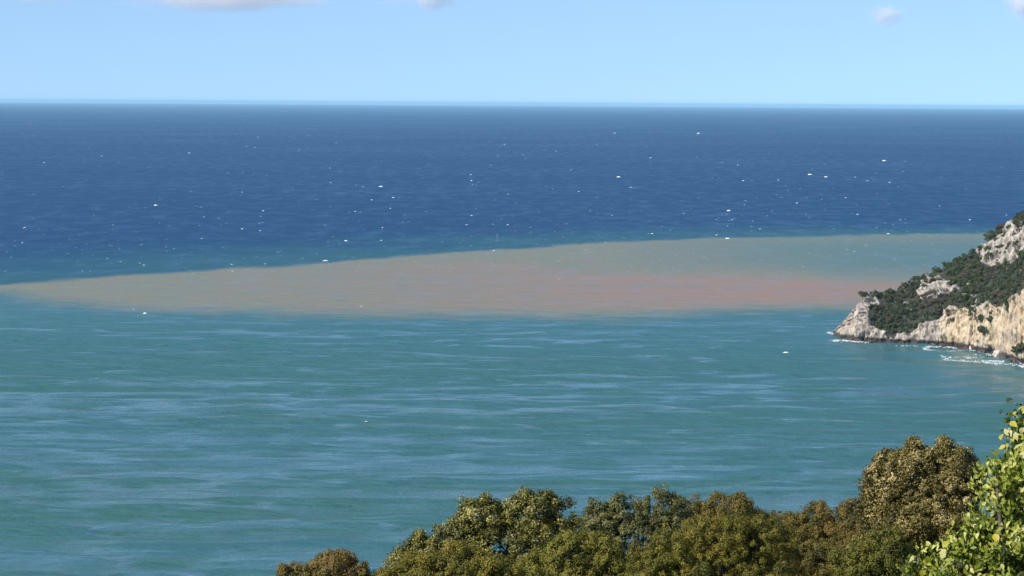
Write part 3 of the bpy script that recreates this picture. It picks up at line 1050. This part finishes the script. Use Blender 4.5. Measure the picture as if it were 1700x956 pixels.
def px_tree(name, label, Y, blobs_px, mat, n, per, leaf, wid, spread, group=None, seed=0, lumps=0.22, shell=(0.5, 1.0), fl=2.6, cat='tree', sprays=3):
    """blobs_px: x, y, radius-x, radius-y, depth offset in radii - measured sizes turned into metres at distance Y"""
    g = np.random.default_rng(500 + seed)
    mpp = Y / FPX
    B = []
    for x, y, rx, ry, dz in blobs_px:
        c = at(x, y, Y + dz * rx * mpp)
        B.append((c.x, c.y, c.z, rx * mpp, rx * mpp * 0.95, ry * mpp))
    for b in list(B):                       # smaller sprays breaking the outline
        for _ in range(sprays):
            d = np.array([g.normal(), g.normal() * 0.8, abs(g.normal()) + 0.35]); d /= np.linalg.norm(d)
            f = g.uniform(0.14, 0.28)
            B.append(tuple(np.array(b[:3]) + d * np.array(b[3:]) * g.uniform(0.82, 0.98)) + (b[3] * f, b[3] * f, b[5] * f * g.uniform(1.0, 1.7)))
    B = np.array(B)
    cx, cy = B[:, 0].mean(), B[:, 1].mean()
    base = Vector((cx, cy, ground_z(cy) - 0.3))
    root = bpy.data.objects.new(name, None)
    COL.objects.link(root)
    root.location = base
    root.empty_display_size = 0.3
    tag(root, label, cat, group)
    B[:, :3] -= np.array(base)
    C, N, T, tw = crown_points(B, n, per, spread, g, lumps, fl, shell)
    V, F, t = leaves(C, N, leaf, wid, g, tint=T)
    cr = obj('crown', mesh_from('crown', V, F, mat, {'leaf_tint': ('FACE', t)}), root)
    zmin = (B[:, 2] - B[:, 5]).min()
    fork = (g.normal() * .1, g.normal() * .1, max(0.8, min(zmin + 0.6, B[:, 2].min() * 0.7)))
    tg = [tuple(b[:3] + np.array([0, 0, b[5] * 0.3])) for b in B[:len(blobs_px)]]
    sel = g.choice(len(tw), min(14, len(tw)), replace=False)
    tg += [tuple(tw[i]) for i in sel]
    tv, tf = limbs((0, 0, 0), fork, tg, 0.05 + 0.018 * float(B[:, 2].max()), g)
    obj('trunk', mesh_from('trunk', np.array([tuple(v) for v in tv]), tf, BARK, smooth=True), root)
    return root


def build_near_trees():
    px_tree('tree', 'low brownish bush-like tree, farthest left at the bottom edge', 74,
            [(500, 962, 36, 26, 0), (552, 946, 42, 32, 0), (590, 959, 28, 26, 0), (540, 1014, 95, 45, .1), (630, 969, 24, 20, 0.2), (640, 1019, 60, 35, .3)], BROWN, 1631, 72, 0.056, 0.037, 0.145, seed=1)
    px_tree('oak_tree', 'oak with pale glittering leaves and twin rounded tops, tallest left of centre', 66,
            [(800, 868, 48, 40, 0), (880, 858, 52, 40, 0), (925, 862, 30, 38, .2), (760, 896, 40, 36, -.2), (845, 911, 80, 50, -.1), (925, 911, 45, 45, .1), (700, 931, 45, 36, 0), (668, 951, 34, 28, .1), (810, 991, 130, 50, .2)],
            GLOSSY, 1713, 72, 0.069, 0.047, 0.161, seed=2, lumps=0.3)
    px_tree('tree', 'small yellow-green bushy tree in front of the glittering oak, at the bottom edge', 58,
            [(700, 950, 48, 28, 0), (760, 945, 55, 36, 0), (820, 950, 50, 32, 0), (740, 985, 100, 45, .2), (655, 965, 30, 24, 0)], YELLOW, 1125, 72, 0.046, 0.032, 0.121, seed=3)
    px_tree('tree', 'grey-green tree with pointed tufts beside the glittering oak', 72,
            [(1000, 873, 36, 34, 0), (1045, 857, 42, 34, 0), (1092, 855, 46, 38, 0), (1130, 867, 28, 34, .1), (985, 853, 9, 24, 0), (972, 880, 22, 30, 0), (1060, 905, 95, 50, -.1), (960, 935, 60, 55, -.2), (1050, 980, 120, 55, 0)],
            GREYGREEN, 1713, 72, 0.056, 0.037, 0.137, seed=4, lumps=0.28)
    px_tree('tree', 'tree with a reddish brown top, right of the grey-green tree', 76,
            [(1205, 854, 42, 36, 0), (1165, 862, 28, 30, 0), (1240, 864, 26, 26, 0), (1200, 896, 75, 45, 0), (1280, 886, 45, 35, 0), (1210, 966, 110, 55, .1)], BROWN, 2015, 72, 0.056, 0.037, 0.145, seed=5, lumps=0.28)
    px_tree('tree', 'wide olive-yellow tree at the bottom centre, in front of the brown-topped tree', 60,
            [(1130, 910, 62, 40, 0), (1200, 890, 60, 36, 0), (1265, 890, 60, 38, 0), (1090, 945, 60, 40, 0), (1180, 950, 90, 50, -.1), (1260, 950, 70, 45, 0), (1170, 1010, 150, 50, 0)], YELLOW, 1875, 72, 0.046, 0.032, 0.121, seed=6, lumps=0.28)
    px_tree('tree', 'dark green shrubby tree at the bottom edge, below the grey-green tree', 62,
            [(950, 925, 55, 42, 0), (1000, 930, 45, 36, 0), (900, 950, 50, 36, 0), (960, 985, 90, 50, 0)], OLIVE, 1231, 72, 0.049, 0.037, 0.128, seed=7)
    px_tree('tree', 'dull brown-olive tree with two low humps, left of the round-topped tree', 68,
            [(1352, 868, 34, 34, 0), (1412, 866, 38, 32, 0), (1310, 895, 50, 36, 0), (1370, 915, 80, 50, -.1), (1440, 910, 50, 48, 0), (1300, 950, 60, 45, -.1), (1380, 980, 120, 55, 0)], BROWN, 2637, 72, 0.049, 0.032, 0.128, seed=8, lumps=0.26)
    px_tree('tree', 'round-topped tree with dense glossy brown-green leaves, highest dark crown on the right', 56,
            [(1545, 816, 82, 70, 0), (1495, 810, 58, 56, -.1), (1585, 805, 50, 62, .1), (1520, 782, 50, 42, 0), (1455, 845, 30, 40, 0), (1478, 792, 44, 46, 0), (1582, 782, 48, 46, 0), (1530, 860, 85, 55, -.2), (1470, 905, 55, 55, 0), (1560, 905, 75, 50, 0), (1510, 970, 110, 60, 0)],
            GLOSSBROWN, 3181, 72, 0.056, 0.040, 0.137, seed=9, lumps=0.16, sprays=2)
    px_tree('tree', 'dark shadowed olive tree under the left side of the round-topped tree', 52,
            [(1470, 925, 40, 46, 0), (1430, 945, 45, 45, 0), (1500, 950, 40, 40, 0), (1450, 1000, 90, 50, 0)], OLIVE, 1125, 72, 0.043, 0.029, 0.112, seed=10)


build_near_trees()


# the near leafy tree on the right: its largest leaves one by one
def big_leaf_mesh(i, mat):
    g = np.random.default_rng(900 + i)
    # ovate leaf, folded on the midrib and curled
    st = np.linspace(0, 1, 6)
    w = np.array([0.03, 0.26, 0.33, 0.27, 0.14, 0.0]) * g.uniform(0.85, 1.15)
    curl = g.uniform(0.15, 0.5); fold = g.uniform(0.1, 0.35)
    V = []
    for t, ww in zip(st, w):
        z = -curl * t * t
        V += [(-ww, t, z + fold * ww), (0, t, z), (ww, t, z + fold * ww)]
    F = []
    for j in range(5):
        a = j * 3
        F += [(a, a + 1, a + 4, a + 3), (a + 1, a + 2, a + 5, a + 4)]
    me = mesh_from('leaf', np.array(V, float), F, mat, smooth=True)
    a = me.attributes.new('leaf_tint', 'FLOAT', 'FACE')
    a.data.foreach_set('value', np.full(len(F), 0.5, np.float32))
    return me


def big_leaf_material(name, cols, rough, spec):
    k = NT(name)
    oi = k.n('ShaderNodeObjectInfo').outputs['Random']
    ramp = k.n('ShaderNodeValToRGB')
    e = ramp.color_ramp.elements
    e[0].color = (*cols[0], 1); e[1].color = (*cols[-1], 1)
    for i, c in enumerate(cols[1:-1]):
        x = e.new((i + 1) / (len(cols) - 1)); x.color = (*c, 1)
    k.put(ramp.inputs[0], oi)
    co = k.n('ShaderNodeTexCoord').outputs['Object']
    nz = k.noise(co, 3.0, 3, 0.6)
    c = k.mix(k.smooth(nz, 0.3, 0.7, 0.0, 0.3), ramp.outputs[0], (0.20, 0.19, 0.04))
    p = k.n('ShaderNodeBsdfPrincipled')
    k.put(p.inputs['Base Color'], c)
    p.inputs['Roughness'].default_value = rough
    p.inputs['Specular IOR Level'].default_value = spec
    tr = k.n('ShaderNodeBsdfTranslucent')
    k.put(tr.inputs['Color'], k.mix(1.0, c, (1.1, 1.2, 0.5), 'MULTIPLY'))
    mx = k.n('ShaderNodeMixShader'); mx.inputs[0].default_value = 0.28
    k.t.links.new(p.outputs[0], mx.inputs[1]); k.t.links.new(tr.outputs[0], mx.inputs[2])
    k.t.links.new(mx.outputs[0], k.out.inputs['Surface'])
    return k.mat


def build_leafy_tree():
    Y = 20.0
    mpp = Y / FPX
    g = np.random.default_rng(77)
    blobs_px = [(1700, 712, 26, 38, 0), (1705, 760, 38, 45, 0), (1690, 800, 50, 45, 0), (1660, 800, 34, 34, -.1), (1690, 860, 70, 55, 0), (1640, 870, 30, 34, 0), (1665, 915, 80, 50, -.1), (1590, 935, 55, 36, -.1), (1540, 945, 34, 30, 0), (1650, 985, 130, 55, 0), (1780, 860, 90, 130, .2)]
    B = []
    for x, y, rx, ry, dz in blobs_px:
        c = at(x, y, Y + dz * rx * mpp)
        B.append((c.x, c.y, c.z, rx * mpp, rx * mpp, ry * mpp))
    B = np.array(B)
    base = Vector((at(1720, 900, Y).x, Y + 0.1, ground_z(Y) - 0.2))
    root = bpy.data.objects.new('tree', None); COL.objects.link(root)
    root.location = base
    tag(root, 'nearest tree with large pale sunlit yellow-green leaves, cut off by the right edge', 'tree')
    B[:, :3] -= np.array(base)
    lm = leaf_material('broad_leaves', [(0.040, 0.064, 0.005), (0.130, 0.180, 0.012), (0.310, 0.335, 0.04), (0.58, 0.56, 0.17)], 0.42, 0.28, 0.4)
    C, N, T, tw = crown_points(B, 460, 26, 0.11, g, 0.45, shell=(0.4, 1.06))
    N = unit(N + np.array([-0.5, -0.2, -0.1]))
    V, F, t = leaves(C, N, 0.060, 0.031, g, tint=np.clip(T * 1.1 - 0.02, 0, 1), droop=0.8)
    obj('foliage', mesh_from('foliage', V, F, lm, {'leaf_tint': ('FACE', t)}), root)['kind'] = 'stuff'
    tv, tf = limbs((0, 0, 0), (0, 0, 1.8), [tuple(b[:3]) for b in B] + [tuple(tw[i]) for i in g.choice(len(tw), 16, replace=False)], 0.09, g)
    obj('trunk', mesh_from('trunk', np.array([tuple(v) for v in tv]), tf, BARK, smooth=True), root)
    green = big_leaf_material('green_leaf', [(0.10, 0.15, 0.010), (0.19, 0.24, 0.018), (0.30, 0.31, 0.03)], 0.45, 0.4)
    pale = big_leaf_material('sun_gloss_leaf', [(0.44, 0.43, 0.14), (0.58, 0.55, 0.22), (0.68, 0.63, 0.34)], 0.5, 0.4)  # cream colours paint the sun's gloss onto these leaves
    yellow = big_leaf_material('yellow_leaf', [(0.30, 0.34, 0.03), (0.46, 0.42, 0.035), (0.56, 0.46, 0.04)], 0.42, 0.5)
    sets = [[big_leaf_mesh(i + 10 * j, m) for i in range(4)] for j, m in enumerate((green, pale, yellow))]
    C, N, T, _ = crown_points(B[:10], 1500, 1, 0.03, g, 0.25, shell=(0.85, 1.1))
    # the side one can see: towards the camera and towards the open left
    C2, N2, _, _ = crown_points(B[:2], 160, 1, 0.03, g, 0.2, shell=(0.8, 1.15))
    ok2 = np.where((N2[:, 1] < 0.5) & (N2[:, 0] < 0.8))[0][:75]
    ok1 = np.where((N[:, 1] < 0.35) & (N[:, 0] < 0.7))[0][:222]
    C = np.vstack([C2[ok2], C[ok1]]); N = np.vstack([N2[ok2], N[ok1]])
    ok = range(len(C))
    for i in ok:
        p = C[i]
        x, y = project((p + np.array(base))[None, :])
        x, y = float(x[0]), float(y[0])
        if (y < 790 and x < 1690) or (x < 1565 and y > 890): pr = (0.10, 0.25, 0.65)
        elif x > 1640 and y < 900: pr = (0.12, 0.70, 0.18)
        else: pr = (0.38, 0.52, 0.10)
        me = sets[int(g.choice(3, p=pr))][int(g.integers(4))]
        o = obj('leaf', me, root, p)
        n = Vector(N[i]) + Vector((-0.6, -0.45, 0.35)) * g.uniform(0.1, 1.5); n.normalize()
        tdir = Vector((g.normal() * .6 - .2, g.normal() * .5 - .2, -0.9))
        tdir = (tdir - n * tdir.dot(n)).normalized()
        xa = tdir.cross(n)
        k = 0.074 * g.uniform(0.7, 1.25)
        o.matrix_local = Matrix.Translation(p) @ Matrix((xa, tdir, n)).transposed().to_4x4() @ Matrix.Diagonal((k, k, k, 1))


build_leafy_tree()


# ------------------------------------------------------------------ clouds
def cloud_material():
    k = NT('cloud_vapour')
    tc = k.n('ShaderNodeTexCoord')
    co = tc.outputs['Object']
    ln = k.n('ShaderNodeVectorMath', operation='LENGTH'); k.put(ln.inputs[0], co)
    nz = k.noise(k.vec_scale(co, (3.2, 3.2, 1.9)), 1.0, 5, 0.6)
    d = k.m('SUBTRACT', k.m('MULTIPLY_ADD', nz, 1.5, 0.13), ln.outputs['Value'])
    den = k.m('MULTIPLY', k.smooth(d, 0.0, 0.95), k.n('ShaderNodeObjectInfo').outputs['Alpha'])
    v = k.n('ShaderNodeVolumePrincipled')
    v.inputs['Color'].default_value = (1.0, 1.0, 1.0, 1)
    k.put(v.inputs['Density'], k.m('MULTIPLY', den, 0.008))
    v.inputs['Anisotropy'].default_value = 0.0
    k.t.links.new(v.outputs[0], k.out.inputs['Volume'])
    return k.mat


def build_clouds():
    import bmesh
    bm = bmesh.new(); bmesh.ops.create_icosphere(bm, subdivisions=3, radius=1.0)
    me = bpy.data.meshes.new('cloud'); bm.to_mesh(me); bm.free()
    me.materials.append(cloud_material())
    for (x, y, rx, ry, den, lab) in [
        (375, -6, 175, 24, 0.36, 'long flat white cloud cut by the top edge, on the left'),
        (60, -6, 70, 12, 0.2, 'faint wisp of cloud in the top left corner'),
        (718, -5, 42, 23, 0.8, 'small white puff of cloud at the top edge, near the middle'),
        (650, 4, 50, 12, 0.05, 'faint grey-blue wisp left of the small middle puff'),
        (1471, 26, 32, 20, 0.6, 'small lone puff of cloud high above the headland'),
        (1703, 4, 38, 30, 0.9, 'white cloud cut by the top right corner'),
    ]:
        Y = 52000.0
        c = at(x, y, Y); m = Y / FPX
        o = obj('cloud', me, None, c)
        o.scale = (rx * m * 1.25, rx * m * 0.8, ry * m * 1.25)
        o.color = (1, 1, 1, den)
        tag(o, lab, 'cloud', 'clouds along the top of the sky')


build_clouds()


# ------------------------------------------------------------------ haze
def build_haze():
    k = NT('sea_haze')
    v = k.n('ShaderNodeVolumePrincipled')
    v.inputs['Color'].default_value = (0.47, 0.81, 1.0, 1)
    v.inputs['Density'].default_value = 1.9e-5
    v.inputs['Anisotropy'].default_value = 0.0
    k.t.links.new(v.outputs[0], k.out.inputs['Volume'])
    a, lo, hi = 101000.0, -9.0, 134.0
    V = [(x, y, z) for z in (lo, hi) for y in (-a, a) for x in (-a, a)]
    F = [(0, 2, 3, 1), (4, 5, 7, 6), (0, 1, 5, 4), (2, 6, 7, 3), (0, 4, 6, 2), (1, 3, 7, 5)]
    tag(obj('haze', mesh_from('haze', np.array(V), F, k.mat)), 'thin blue sea haze in the air', kind='stuff')


build_haze()
